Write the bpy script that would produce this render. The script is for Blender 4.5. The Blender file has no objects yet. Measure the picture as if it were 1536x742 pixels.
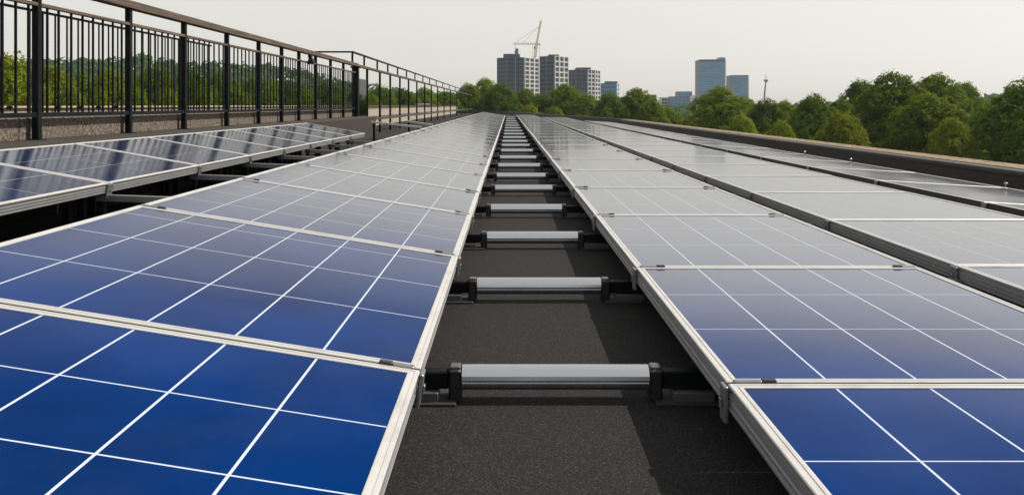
import bpy, math, random
from mathutils import Vector, Matrix
random.seed(7)
R = math.radians
S = bpy.context.scene
COL = S.collection

# ------------------------------------------------------------------ camera, sky, sun, exposure
H = 0.85                 # eye height above the low panel edges (m)
EYE = 1.30 * H           # eye height above the roof membrane (roof z = 0)
FK = 1200.0 * H          # depth scale (m)
cam_d = bpy.data.cameras.new('camera')
cam = bpy.data.objects.new('camera', cam_d)
COL.objects.link(cam)
cam.location = (0, 0, EYE)
cam.rotation_euler = (R(90), 0, 0)
cam_d.sensor_width = 36
cam_d.lens = 1200 / 1536 * 36
cam_d.shift_x = 5 / 1536
cam_d.shift_y = -213 / 1536
cam_d.clip_start = 0.02
cam_d.clip_end = 9000
S.camera = cam

SUN_EL, SUN_AZ = R(46), R(78)      # azimuth measured from +Y (view) towards +X
world = bpy.data.worlds.new('World')
S.world = world
world.use_nodes = True
nt = world.node_tree
for n in list(nt.nodes): nt.nodes.remove(n)
wo = nt.nodes.new('ShaderNodeOutputWorld')
bg = nt.nodes.new('ShaderNodeBackground')
sky = nt.nodes.new('ShaderNodeTexSky')
sky.sky_type = 'NISHITA'
sky.sun_disc = False
sky.sun_elevation = SUN_EL
sky.sun_rotation = SUN_AZ
sky.air_density = 1.0
sky.dust_density = 1.6
sky.ozone_density = 1.0
hs = nt.nodes.new('ShaderNodeHueSaturation')
hs.inputs['Saturation'].default_value = 0.14
nt.links.new(sky.outputs[0], hs.inputs['Color'])
tint = nt.nodes.new('ShaderNodeMix'); tint.data_type = 'RGBA'; tint.blend_type = 'MULTIPLY'
tint.inputs[0].default_value = 1.0
tint.inputs[7].default_value = (1.0, .982, .94, 1)
nt.links.new(hs.outputs[0], tint.inputs[6])
veil = nt.nodes.new('ShaderNodeMix'); veil.data_type = 'RGBA'
veil.inputs[0].default_value = .62            # even high haze over the clear-sky gradient
veil.inputs[7].default_value = (4.62, 4.43, 4.02, 1)
nt.links.new(tint.outputs[2], veil.inputs[6])
nt.links.new(veil.outputs[2], bg.inputs['Color'])
bg.inputs['Strength'].default_value = 0.14
nt.links.new(bg.outputs[0], wo.inputs['Surface'])

sun_d = bpy.data.lights.new('sun', 'SUN')
sun_d.energy = 4.8
sun_d.angle = R(0.6)
sun_d.color = (1.0, 0.90, 0.77)
sun = bpy.data.objects.new('sun', sun_d)
COL.objects.link(sun)
sd = Vector((math.sin(SUN_AZ) * math.cos(SUN_EL), math.cos(SUN_AZ) * math.cos(SUN_EL), math.sin(SUN_EL)))
sun.rotation_euler = sd.to_track_quat('Z', 'Y').to_euler()
sun.location = (40, 30, 60)

S.view_settings.view_transform = 'Standard'
S.view_settings.look = 'None'
S.view_settings.exposure = 0.28
S.view_settings.gamma = 1.0
S.view_settings.use_curve_mapping = False
S.cycles.use_denoising = True
S.cycles.volume_bounces = 3
S.cycles.max_bounces = 8
S.cycles.transparent_max_bounces = 16

# ------------------------------------------------------------------ materials
class Mat:
    def __init__(s, name, color=(.5, .5, .5), rough=.5, metal=0.0, ior=1.5, spec=.5):
        s.m = bpy.data.materials.new(name)
        s.m.use_nodes = True
        s.t = s.m.node_tree
        s.b = s.t.nodes['Principled BSDF']
        s.b.inputs['Base Color'].default_value = (*color, 1)
        s.b.inputs['Roughness'].default_value = rough
        s.b.inputs['Metallic'].default_value = metal
        s.b.inputs['IOR'].default_value = ior
        s.b.inputs['Specular IOR Level'].default_value = spec
        s.tc = None
    def n(s, kind, **kw):
        nd = s.t.nodes.new(kind)
        for k, v in kw.items():
            if k in nd.inputs: nd.inputs[k].default_value = v
            else: setattr(nd, k, v)
        return nd
    def coord(s, scale=(1, 1, 1), out='Object'):
        tc = s.n('ShaderNodeTexCoord')
        mp = s.n('ShaderNodeMapping')
        mp.inputs['Scale'].default_value = scale
        s.t.links.new(tc.outputs[out], mp.inputs['Vector'])
        return mp.outputs[0]
    def noise(s, vec, scale, detail=3, rough=.55):
        nd = s.n('ShaderNodeTexNoise')
        nd.inputs['Scale'].default_value = scale
        nd.inputs['Detail'].default_value = detail
        nd.inputs['Roughness'].default_value = rough
        s.t.links.new(vec, nd.inputs['Vector'])
        return nd.outputs['Fac']
    def ramp(s, fac, stops):
        nd = s.n('ShaderNodeValToRGB')
        e = nd.color_ramp.elements
        while len(e) < len(stops): e.new(.5)
        for el, (p, c) in zip(e, stops):
            el.position = p
            el.color = (*c, 1) if len(c) == 3 else c
        s.t.links.new(fac, nd.inputs['Fac'])
        return nd.outputs['Color']
    def mix(s, a, b, fac, mode='MIX'):
        nd = s.n('ShaderNodeMix', data_type='RGBA', blend_type=mode)
        for sock, v in ((nd.inputs[6], a), (nd.inputs[7], b)):
            if hasattr(v, 'is_linked'): s.t.links.new(v, sock)
            else: sock.default_value = (*v, 1)
        if hasattr(fac, 'is_linked'): s.t.links.new(fac, nd.inputs[0])
        else: nd.inputs[0].default_value = fac
        return nd.outputs[2]
    def col(s, c): s.t.links.new(c, s.b.inputs['Base Color'])
    def roughn(s, c): s.t.links.new(c, s.b.inputs['Roughness'])
    def bump(s, h, strength=.3, dist=.01):
        nd = s.n('ShaderNodeBump')
        nd.inputs['Strength'].default_value = strength
        nd.inputs['Distance'].default_value = dist
        s.t.links.new(h, nd.inputs['Height'])
        s.t.links.new(nd.outputs[0], s.b.inputs['Normal'])

M = {}
# photovoltaic cells under glass
AR = ((0, .98), (.05, .96), (.085, .93), (.118, .86), (.156, .68), (.20, .40), (.27, .12), (.36, .02), (.46, .003))
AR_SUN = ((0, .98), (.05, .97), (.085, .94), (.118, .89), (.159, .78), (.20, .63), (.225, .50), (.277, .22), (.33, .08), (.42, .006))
AR_PLAIN = ((0, .96), (.05, .92), (.09, .84), (.14, .68), (.20, .42), (.30, .15), (.5, .04))
def ar_glass(m, rough_socket=None, rough=.07, bump=None, curve=AR):
    lw = m.n('ShaderNodeLayerWeight'); lw.inputs['Blend'].default_value = .5
    sub_ = m.n('ShaderNodeMath', operation='SUBTRACT'); sub_.inputs[0].default_value = 1.0
    m.t.links.new(lw.outputs['Facing'], sub_.inputs[1])
    fac = m.ramp(sub_.outputs[0], [(p, (f, f, f)) for p, f in curve])
    gl = m.n('ShaderNodeBsdfGlossy')
    gl.inputs['Color'].default_value = (.68, .68, .68, 1)
    gl.inputs['Roughness'].default_value = rough
    if rough_socket is not None: m.t.links.new(rough_socket, gl.inputs['Roughness'])
    if bump is not None:
        m.t.links.new(bump, gl.inputs['Normal'])
    m.b.inputs['Specular IOR Level'].default_value = 0
    ms = m.n('ShaderNodeMixShader')
    m.t.links.new(fac, ms.inputs[0])
    m.t.links.new(m.b.outputs[0], ms.inputs[1])
    m.t.links.new(gl.outputs[0], ms.inputs[2])
    m.t.links.new(ms.outputs[0], m.t.nodes['Material Output'].inputs['Surface'])
def cell_mat(name, a, b, rough, wave=.06, curve=AR):
    m = Mat(name, a, rough, 0, 1.17)
    v = m.coord((1, 1, 1))
    info = m.n('ShaderNodeObjectInfo')
    fib = m.noise(m.coord((140, 9, 9)), 1.0, 3)
    big = m.noise(v, 1.3, 2)
    f = m.mix((0, 0, 0), (1, 1, 1), fib)
    c = m.mix(a, b, fib)
    c2 = m.mix(c, tuple(x * .72 for x in a), m.ramp(big, [(.35, (0, 0, 0)), (.7, (1, 1, 1))]))
    dust = m.noise(v, 2.1, 5, .65)
    c3 = m.mix(c2, (.33, .33, .34), m.ramp(dust, [(.45, (0.0, 0.0, 0.0)), (.85, (.025, .025, .025))]))
    m.col(c3)
    ro = m.ramp(dust, [(.3, (rough,) * 3), (.8, (rough + .07,) * 3)])
    wav = m.noise(m.coord((3.5, 11, 4)), 1.0, 3)
    bm_ = m.n('ShaderNodeBump')
    bm_.inputs['Strength'].default_value = wave
    bm_.inputs['Distance'].default_value = .004
    m.t.links.new(wav, bm_.inputs['Height'])
    ar_glass(m, ro, bump=bm_.outputs[0], curve=curve)
    return m.m
M['cell'] = cell_mat('solar_cell_glass', (.0004, .0222, .122), (.0005, .0275, .152), .07)
def line_mat(name, c):
    m = Mat(name, c, .6); ar_glass(m, rough=.1, curve=[(p, f * .74) for p, f in AR]); return m.m
M['cell_sun_sheen'] = cell_mat('sun_sheen_solar_cell_glass', (.0004, .0235, .128), (.0005, .0295, .158), .07, .06, AR_SUN)  # same cells with the brighter sun-side sheen built into the material
M['cell_line'] = line_mat('cell_line_under_glass', (.42, .48, .58))
M['cell_dark'] = cell_mat('dark_solar_cell_glass', (.005, .020, .085), (.007, .026, .11), .11, .12, AR_PLAIN)
M['cell_line_faint'] = line_mat('faint_cell_line_under_glass', (.34, .37, .42))

m = Mat('anodised_aluminium', (.76, .74, .70), .38, .3)
v = m.coord((3, 60, 60))
m.roughn(m.ramp(m.noise(v, 1.5, 3), [(.3, (.3,) * 3), (.7, (.48,) * 3)]))
m.col(m.mix((.50, .505, .51), (.37, .37, .375), m.ramp(m.noise(m.coord((1, 1, 1)), 6, 5), [(.5, (0, 0, 0)), (.8, (1, 1, 1))])))
M['alu'] = m.m
m = Mat('shaded_frame_side_aluminium', (.34, .34, .34), .42, .45)  # darker copy of the frame aluminium: shade on the sides put into the colour
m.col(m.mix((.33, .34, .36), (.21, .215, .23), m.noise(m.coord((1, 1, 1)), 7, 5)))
M['alu_shade_side'] = m.m
m = Mat('brushed_tube_aluminium', (.52, .55, .60), .3, .9)
m.roughn(m.ramp(m.noise(m.coord((2, 30, 30)), 1.5, 3), [(.3, (.14,) * 3), (.7, (.22,) * 3)]))
M['tube'] = m.m
m = Mat('zinc_steel', (.45, .46, .47), .45, .8)
m.col(m.mix((.30, .315, .34), (.17, .175, .185), m.noise(m.coord(), 22, 4)))
M['zinc'] = m.m
M['cap'] = Mat('dull_grey_metal', (.085, .09, .10), .5, .3).m
M['black_plastic'] = Mat('black_plastic', (.012, .012, .014), .42).m
m = Mat('black_rubber', (.02, .02, .02), .8); M['rubber'] = m.m
m = Mat('dark_painted_steel', (.012, .016, .020), .5, 0, 1.4, .12)
m.col(m.mix((.005, .007, .009), (.015, .014, .013), m.ramp(m.noise(m.coord(), 9, 5), [(.5, (0, 0, 0)), (.75, (1, 1, 1))])))
M['fence'] = m.m

m = Mat('mineral_roofing_felt', (.05, .05, .05), .9, 0, 1.45, .25)
v = m.coord()
vo = m.n('ShaderNodeTexVoronoi', feature='F1')
vo.inputs['Scale'].default_value = 320
m.t.links.new(v, vo.inputs['Vector'])
sep = m.n('ShaderNodeSeparateColor')
m.t.links.new(vo.outputs['Color'], sep.inputs[0])
g2 = m.noise(v, 60, 3, .7)
big = m.noise(v, .9, 4)
c = m.ramp(sep.outputs[0], [(.05, (.004, .004, .005)), (.55, (.0115, .0120, .0145)), (.88, (.024, .0235, .0255)), (.99, (.080, .070, .060))])
c = m.mix(c, (.011, .011, .013), m.ramp(g2, [(.45, (0, 0, 0)), (.7, (.6, .6, .6))]))
c = m.mix(c, (.015, .0145, .0155), m.ramp(big, [(.42, (0, 0, 0)), (.75, (.5, .5, .5))]))
m.col(c)
m.bump(sep.outputs[1], .5, .004)
M['felt'] = m.m

m = Mat('exposed_aggregate_concrete', (.2, .17, .15), .9)
v = m.coord()
g = m.noise(v, 24, 3, .75)
c = m.ramp(g, [(.34, (.016, .014, .012)), (.5, (.085, .070, .058)), (.66, (.23, .185, .15))])
m.col(m.mix(c, (.10, .085, .075), m.ramp(m.noise(v, 1.1, 4), [(.4, (0, 0, 0)), (.8, (.6, .6, .6))])))
m.bump(g, .9, .02)
M['aggregate'] = m.m
m = Mat('tan_render', (.36, .26, .17), .9)
v = m.coord()
m.col(m.ramp(m.noise(v, 4, 6, .7), [(.3, (.24, .175, .115)), (.6, (.40, .29, .195)), (.8, (.48, .37, .26))]))
m.bump(m.noise(v, 40, 3), .4, .01)
M['tan'] = m.m
m = Mat('pale_concrete', (.38, .35, .30), .9)
v = m.coord()
m.col(m.ramp(m.noise(v, 3, 6, .7), [(.3, (.20, .175, .15)), (.6, (.33, .295, .25)), (.8, (.42, .38, .33))]))
M['concrete'] = m.m
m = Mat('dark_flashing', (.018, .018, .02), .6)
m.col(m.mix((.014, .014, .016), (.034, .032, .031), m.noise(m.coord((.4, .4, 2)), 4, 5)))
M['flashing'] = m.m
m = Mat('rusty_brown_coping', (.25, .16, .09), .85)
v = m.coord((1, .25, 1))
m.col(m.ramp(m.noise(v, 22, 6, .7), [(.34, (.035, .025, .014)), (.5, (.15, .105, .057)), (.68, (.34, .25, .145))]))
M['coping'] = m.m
m = Mat('weathered_timber', (.12, .085, .06), .8)
v = m.coord((14, .35, 14))
m.col(m.ramp(m.noise(v, 3, 5, .65), [(.3, (.020, .014, .011)), (.52, (.068, .047, .032)), (.75, (.17, .12, .085))]))
M['timber'] = m.m
m = Mat('grimy_ledge', (.06, .045, .035), .9)
m.col(m.ramp(m.noise(m.coord(), 5, 6, .7), [(.3, (.008, .007, .006)), (.55, (.022, .017, .014)), (.8, (.062, .046, .034))]))
M['ledge'] = m.m

def leaf_mat(name, a, b, trans=.5):
    m = Mat(name, a, .6, 0, 1.4, .08)
    info = m.n('ShaderNodeObjectInfo')
    v = m.coord()
    f = m.ramp(m.noise(v, .45, 4, .7), [(.36, (0, 0, 0)), (.64, (1, 1, 1))])
    c = m.mix(a, b, f)
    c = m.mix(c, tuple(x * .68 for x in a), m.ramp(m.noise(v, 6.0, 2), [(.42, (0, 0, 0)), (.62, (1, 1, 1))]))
    hsn = m.n('ShaderNodeHueSaturation')
    mr = m.n('ShaderNodeMapRange')
    mr.inputs['To Min'].default_value = .80
    mr.inputs['To Max'].default_value = 1.2
    m.t.links.new(info.outputs['Random'], mr.inputs['Value'])
    m.t.links.new(mr.outputs[0], hsn.inputs['Value'])
    m.t.links.new(c, hsn.inputs['Color'])
    m.col(hsn.outputs[0])
    tr = m.n('ShaderNodeBsdfTranslucent')
    m.t.links.new(hsn.outputs[0], tr.inputs['Color'])
    ms = m.n('ShaderNodeMixShader')
    ms.inputs[0].default_value = trans
    out = m.t.nodes['Material Output']
    m.t.links.new(m.b.outputs[0], ms.inputs[1])
    m.t.links.new(tr.outputs[0], ms.inputs[2])
    m.t.links.new(ms.outputs[0], out.inputs['Surface'])
    return m.m
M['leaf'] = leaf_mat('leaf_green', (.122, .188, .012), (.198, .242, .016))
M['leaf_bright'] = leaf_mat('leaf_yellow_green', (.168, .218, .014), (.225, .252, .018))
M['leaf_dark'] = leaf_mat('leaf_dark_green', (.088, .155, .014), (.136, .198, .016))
m = Mat('bark', (.06, .045, .035), .9)
m.col(m.ramp(m.noise(m.coord((4, 4, .8)), 4, 5), [(.3, (.025, .02, .016)), (.7, (.10, .08, .06))]))
M['bark'] = m.m
M['leaf_far'] = leaf_mat('far_wood_leaf', (.045, .105, .035), (.085, .155, .045), .4)
m = Mat('park_ground', (.05, .06, .025), .95)
m.col(m.ramp(m.noise(m.coord(), .03, 6), [(.3, (.03, .04, .015)), (.6, (.06, .075, .03)), (.8, (.12, .11, .09))]))
M['ground'] = m.m

def glass_mat(name, a, b, scale=(.3, .3, .3), rough=.12, spec=.6):
    m = Mat(name, a, rough, .0, 1.5, spec)
    m.col(m.mix(a, b, m.ramp(m.noise(m.coord(scale), 1.0, 2), [(.35, (0, 0, 0)), (.65, (1, 1, 1))])))
    return m.m
M['win_dark'] = glass_mat('dark_window_glass', (.008, .014, .032), (.020, .036, .075), (.3, .3, .3), .25, .2)
M['win_blue'] = glass_mat('blue_curtain_glass', (.06, .18, .36), (.09, .23, .43), (.08, .08, .3), .2)
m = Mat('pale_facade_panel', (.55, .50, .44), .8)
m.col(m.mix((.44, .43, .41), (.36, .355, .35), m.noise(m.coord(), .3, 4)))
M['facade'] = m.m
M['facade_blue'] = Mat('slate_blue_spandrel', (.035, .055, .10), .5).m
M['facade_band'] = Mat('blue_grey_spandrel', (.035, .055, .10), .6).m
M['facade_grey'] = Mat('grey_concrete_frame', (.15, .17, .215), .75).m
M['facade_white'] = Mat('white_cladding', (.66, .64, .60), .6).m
M['roof_blue'] = Mat('dark_roof_plant', (.03, .04, .07), .6).m
M['crane_orange'] = Mat('orange_crane_paint', (.55, .26, .08), .5).m
M['crane_white'] = Mat('white_crane_paint', (.68, .60, .52), .5).m
M['cable'] = Mat('steel_cable', (.10, .10, .10), .5, .6).m

# ------------------------------------------------------------------ mesh helpers
class MB:
    def __init__(s): s.v, s.f, s.mi = [], [], []
    def face(s, idx, mi=0): s.f.append(idx); s.mi.append(mi)
    def box(s, x0, x1, y0, y1, z0, z1, mi=0, mat=None):
        b = len(s.v)
        pts = [(x0, y0, z0), (x1, y0, z0), (x1, y1, z0), (x0, y1, z0), (x0, y0, z1), (x1, y0, z1), (x1, y1, z1), (x0, y1, z1)]
        s.v += [tuple(mat @ Vector(p)) for p in pts] if mat else pts
        for q in ((0, 3, 2, 1), (4, 5, 6, 7), (0, 1, 5, 4), (1, 2, 6, 5), (2, 3, 7, 6), (3, 0, 4, 7)):
            s.face([b + i for i in q], mi)
    def cbox(s, x0, x1, y0, y1, z0, z1, c=.004, mi=0):
        """box with chamfered vertical and top edges"""
        def ring(i, z): 
            a, b_, d, e = x0 + i, x1 - i, y0 + i, y1 - i
            return [(a + c, d, z), (b_ - c, d, z), (b_, d + c, z), (b_, e - c, z), (b_ - c, e, z), (a + c, e, z), (a, e - c, z), (a, d + c, z)]
        b = len(s.v)
        s.v += ring(0, z0) + ring(0, z1 - c) + ring(c, z1)
        for k in range(2):
            for i in range(8):
                j = (i + 1) % 8
                s.face([b + k * 8 + i, b + k * 8 + j, b + k * 8 + 8 + j, b + k * 8 + 8 + i], mi)
        s.face([b + 16 + i for i in range(8)], mi)
        s.face([b + 7 - i for i in range(8)], mi)
    def bar(s, p, q, w, h=None, mi=0, up=Vector((0, 0, 1))):
        h = w if h is None else h
        p, q = Vector(p), Vector(q)
        d = (q - p)
        L = d.length
        d.normalize()
        if abs(d.dot(up)) > .98: up = Vector((0, 1, 0))
        sx = d.cross(up).normalized()
        uz = sx.cross(d).normalized()
        b = len(s.v)
        for o in (p, q):
            for a, c in ((-1, -1), (1, -1), (1, 1), (-1, 1)):
                s.v.append(tuple(o + sx * a * w / 2 + uz * c * h / 2))
        for f in ((3, 2, 1, 0), (4, 5, 6, 7), (0, 1, 5, 4), (1, 2, 6, 5), (2, 3, 7, 6), (3, 0, 4, 7)):
            s.face([b + i for i in f], mi)
    def tube(s, pts, rads, n=8, mi=0, caps=True):
        rings = []
        for i, p in enumerate(pts):
            p = Vector(p)
            a = Vector(pts[max(0, i - 1)]); c = Vector(pts[min(len(pts) - 1, i + 1)])
            d = (c - a).normalized()
            u = Vector((1, 0, 0)) if abs(d.x) < .9 else Vector((0, 1, 0))
            e1 = d.cross(u).normalized(); e2 = d.cross(e1).normalized()
            b = len(s.v)
            for k in range(n):
                t = 2 * math.pi * k / n
                s.v.append(tuple(p + (e1 * math.cos(t) + e2 * math.sin(t)) * rads[i]))
            rings.append(b)
        for a, b in zip(rings, rings[1:]):
            for k in range(n):
                j = (k + 1) % n
                s.face([a + k, b + k, b + j, a + j], mi)
        if caps:
            s.face([rings[0] + k for k in range(n)], mi)
            s.face([rings[-1] + n - 1 - k for k in range(n)], mi)
    def extrude_x(s, prof, x0, x1, mi=0):
        """closed profile of (y,z), run along x"""
        n = len(prof); b = len(s.v)
        for x in (x0, x1): s.v += [(x, y, z) for y, z in prof]
        for i in range(n):
            j = (i + 1) % n
            s.face([b + i, b + j, b + n + j, b + n + i], mi)
        s.face([b + n - 1 - i for i in range(n)], mi)
        s.face([b + n + i for i in range(n)], mi)
    def prism(s, poly, z0, z1, mi=0, mi_top=None):
        n = len(poly); b = len(s.v)
        for z in (z0, z1): s.v += [(x, y, z) for x, y in poly]
        for i in range(n):
            j = (i + 1) % n
            s.face([b + i, b + j, b + n + j, b + n + i], mi)
        s.face([b + n - 1 - i for i in range(n)], mi)
        s.face([b + n + i for i in range(n)], mi if mi_top is None else mi_top)
    def build(s, name, mats, parent=None, smooth=False):
        me = bpy.data.meshes.new(name)
        me.from_pydata(s.v, [], s.f)
        for mm in (mats if isinstance(mats, (list, tuple)) else [mats]): me.materials.append(mm)
        me.polygons.foreach_set('material_index', s.mi)
        if smooth: me.polygons.foreach_set('use_smooth', [True] * len(s.f))
        me.update()
        o = bpy.data.objects.new(name, me)
        COL.objects.link(o)
        if parent: o.parent = parent
        return o

def tag(o, label=None, cat=None, group=None, kind=None):
    if label: o['label'] = label
    if cat: o['category'] = cat
    if group: o['group'] = group
    if kind: o['kind'] = kind
    return o
def empty(name, loc=(0, 0, 0), label=None, cat=None, group=None):
    o = bpy.data.objects.new(name, None)
    COL.objects.link(o)
    o.location = loc
    o.empty_display_size = .2
    return tag(o, label, cat, group)
def copy_tree(o, parent=None):
    c = o.copy()
    COL.objects.link(c)
    c.parent = parent
    for ch in o.children: copy_tree(ch, c)
    return c
def relabel(o, label): o['label'] = label; return o
ONES = 'first second third fourth fifth sixth seventh eighth ninth tenth eleventh twelfth thirteenth fourteenth fifteenth sixteenth seventeenth eighteenth nineteenth'.split()
def ordinal(n):
    if n < 20: return ONES[n - 1]
    t, u = divmod(n, 10)
    if u == 0: return {2: 'twentieth', 3: 'thirtieth', 4: 'fortieth', 5: 'fiftieth'}[t]
    return {2: 'twenty', 3: 'thirty', 4: 'forty', 5: 'fifty'}[t] + '-' + ONES[u - 1]
def hz(z): return EYE + z * H          # height from eye-relative units
def structure(o): o['kind'] = 'structure'; return o

# ------------------------------------------------------------------ ground, hills and the roof itself
GZ = -12.0
mb = MB(); b = 0
N = 24
for i in range(N + 1):
    for j in range(N + 1):
        mb.v.append((-1140 + 2280 * i / N, -140 + 1310 * j / N, GZ))
for i in range(N):
    for j in range(N):
        a = i * (N + 1) + j
        mb.face([a, a + N + 1, a + N + 2, a + 1])
structure(mb.build('ground', M['ground']))

ROOF = [(-9.2 * H, -6), (7.98 * H, -6), (7.98 * H, 43.5), (-.5, 100), (-9.2 * H, 113)]
mb = MB(); mb.prism(ROOF, GZ + .01, 0)
structure(mb.build('roof', M['felt']))
FENCE_Y1 = .027 * FK
mb = MB(); mb.cbox(-9.0 * H, -5.42 * H, -5.9, FENCE_Y1 + .25, .004, hz(-.455), .02)
structure(mb.build('roof_ledge', M['ledge']))

# ------------------------------------------------------------------ parapets
PY1 = .0431 * FK
t = empty('parapet_wall', (7.5 * H, 20, 0), 'long low dark parapet wall with a rusty brown coping along the far side of the panels', 'parapet')
def loc(mb_, o): # shift mesh verts so that child sits under the empty
    mb_.v = [(x - o.location.x, y - o.location.y, z - o.location.z) for x, y, z in mb_.v]
    return mb_
mb = MB(); mb.box(7.24 * H, 7.90 * H, -5.9, PY1 - .05, .004, hz(-.99)); loc(mb, t).build('wall', M['flashing'], t)
mb = MB()
yy = -5.9
while yy < PY1:
    y1 = min(yy + 2.4, PY1)
    mb.cbox(7.17 * H, 7.40 * H, yy + .004, y1 - .004, hz(-.985), hz(-.925), .012)
    mb.cbox(7.404 * H, 7.94 * H, yy + .004, y1 - .004, hz(-.985), hz(-.915), .012)
    yy = y1
# coping: side faces dark, top brown
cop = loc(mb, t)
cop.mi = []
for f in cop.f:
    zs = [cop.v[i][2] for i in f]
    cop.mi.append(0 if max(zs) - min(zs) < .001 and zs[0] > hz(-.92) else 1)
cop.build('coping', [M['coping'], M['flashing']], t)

t = empty('end_parapet', (3, 72, 0), 'thin dark kerb closing the far slanted end of the roof', 'parapet')
mb = MB()
for p, q in (((6.70, 43.6), (-.5, 99.9)), ((-.5, 99.9), (-9.15 * H, 112.9))):
    mb.bar((p[0], p[1], .17), (q[0], q[1], .17), .25, .33)
loc(mb, t).build('kerb', M['flashing'], t)

t = empty('outer_wall', (-8.7 * H, 50, 0), 'long low tan outer wall standing behind the balustrade', 'wall')
mb = MB()
yy = -5.8
while yy < 112:
    y1 = min(yy + 6.0, 112.4)
    mb.cbox(-8.95 * H, -8.5 * H, yy + .006, y1 - .006, .005, hz(-.05), .01)
    yy = y1
loc(mb, t).build('wall', M['concrete'], t)
mb = MB()
yy = -5.8
while yy < 112:
    y1 = min(yy + 1.5, 112.4)
    mb.cbox(-9.0 * H, -8.44 * H, yy + .004, y1 - .004, hz(-.05) + .002, hz(-.015), .008)
    yy = y1
loc(mb, t).build('coping', M['tan'], t)
for k in range(8):
    mb = MB(); y = 10.2 + k * .62
    mb.tube([(-8.43 * H, y, hz(-.04)), (-8.36 * H, y, hz(-.045))], [.03, .03], 6)
    loc(mb, t).build('anchor_bolt', M['fence'], t)

# kerb wall beneath the balustrade, in slabs
t = empty('kerb_wall', (-6.5 * H, 10, hz(-.455)), 'rough brown aggregate concrete kerb wall under the black balustrade', 'wall')
mb = MB(); yy = -3.0; k = 0
while yy < FENCE_Y1 - .3:
    y1 = min(yy + 2.35, FENCE_Y1 - .15)
    mb.cbox(-6.62 * H, -6.30 * H, yy + .006, y1 - .006, hz(-.455) + .003, hz(-.165), .012)
    yy = y1
loc(mb, t).build('wall_slab', M['aggregate'], t)

# ------------------------------------------------------------------ balustrade (first length, with bars)
FX = -6.2 * H
POSTS = [.00508, .0069, .00876, .01088, .01273, .01466, .01653, .0182, .0197, .0214, .0232, .0250]
POSTS = [p * FK for p in POSTS]
t = empty('balustrade', (FX, 12, hz(-.455)), 'black steel balustrade with thin upright bars and a thick timber top rail', 'railing')
for y in POSTS:
    mb = MB(); mb.cbox(FX - .038, FX + .038, y - .038, y + .038, hz(-.455) + .003, hz(1.575), .006)
    mb.cbox(FX - .075, FX + .075, y - .075, y + .075, hz(-.455) + .002, hz(-.44), .004)
    loc(mb, t).build('post', M['fence'], t)
mb = MB()
mb.cbox(FX - .025, FX + .025, POSTS[0] - 2.0, FENCE_Y1 - .12, hz(-.155), hz(-.095), .006)
loc(mb, t).build('bottom_rail', M['fence'], t)
mb = MB()
mb.cbox(FX - .036, FX + .036, POSTS[0] - 2.0, FENCE_Y1 - .12, hz(1.30), hz(1.345), .008)
loc(mb, t).build('handrail', M['timber'], t)
mb = MB(); yy = POSTS[0] - 2.0
while yy < FENCE_Y1 + .1:
    y1 = min(yy + 3.6, FENCE_Y1 + .12)
    mb.cbox(FX - .085, FX + .075, yy + .003, y1 - .003, hz(1.578), hz(1.70), .014)
    yy = y1
loc(mb, t).build('top_rail', M['timber'], t)
rnd = random.Random(4)
edges = [POSTS[0] - 1.9] + POSTS + [FENCE_Y1 - .13]
for bi, (a, c) in enumerate(zip(edges, edges[1:])):
    nb = 8 if c - a > 1.85 else 7
    for k in range(nb):
        y = a + (c - a) * (k + .75) / (nb + .5) + rnd.uniform(-.015, .015)
        mb = MB(); mb.box(FX - .011, FX + .011, y - .010, y + .010, hz(-.096), hz(1.302))
        loc(mb, t).build('baluster', M['fence'], t)
# second, outer line of bars behind the nearest bays
t2 = empty('outer_bar_fence', (FX - .30, 8, hz(-.455)), 'second line of thin black bars close behind the nearest balustrade bays', 'railing')
ys = POSTS[0] - 1.9
while ys < POSTS[5]:
    mb = MB(); mb.box(FX - .31, FX - .295, ys - .009, ys + .009, hz(-.12), hz(1.29))
    loc(mb, t2).build('baluster', M['fence'], t2)
    ys += .262
mb = MB(); mb.cbox(FX - .325, FX - .28, POSTS[0] - 2, POSTS[5] + .02, hz(1.29), hz(1.32), .005); loc(mb, t2).build('handrail', M['fence'], t2)
mb = MB(); mb.cbox(FX - .325, FX - .28, POSTS[0] - 2, POSTS[5] + .02, hz(-.15), hz(-.12), .005); loc(mb, t2).build('bottom_rail', M['fence'], t2)
for y in (POSTS[0] - 1.98, POSTS[2], POSTS[5]):
    mb = MB(); mb.box(FX - .32, FX - .285, y - .015, y + .015, hz(-.455) + .003, hz(-.15)); loc(mb, t2).build('foot', M['fence'], t2)

# small lamp under the top rail
t = empty('wall_lamp', (FX + .10, .0204 * FK, hz(1.56)), 'small dark fitting hung under the timber top rail', 'lamp')
mb = MB(); mb.cbox(-.03, .05, -.09, .09, -.10, .0, .01); mb.build('bracket', M['fence'], t)
mb = MB(); mb.tube([(.02, 0, -.10), (.03, 0, -.17), (.05, 0, -.24)], [.05, .09, .10], 10); mb.build('shade', M['fence'], t)

# thick column
t = empty('steel_column', (FX, FENCE_Y1, 0), 'thick black square column where the barred balustrade ends', 'column')
mb = MB(); mb.cbox(-.11, .11, -.11, .11, .012, hz(1.575) - .004, .012); mb.build('shaft', M['fence'], t)
mb = MB(); mb.cbox(-.19, .19, -.19, .19, .0, .03, .006); mb.build('base_plate', M['fence'], t)
mb = MB(); mb.cbox(-.15, .15, -.15, .15, hz(1.50), hz(1.572), .006); mb.build('head_plate', M['fence'], t)

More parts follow.
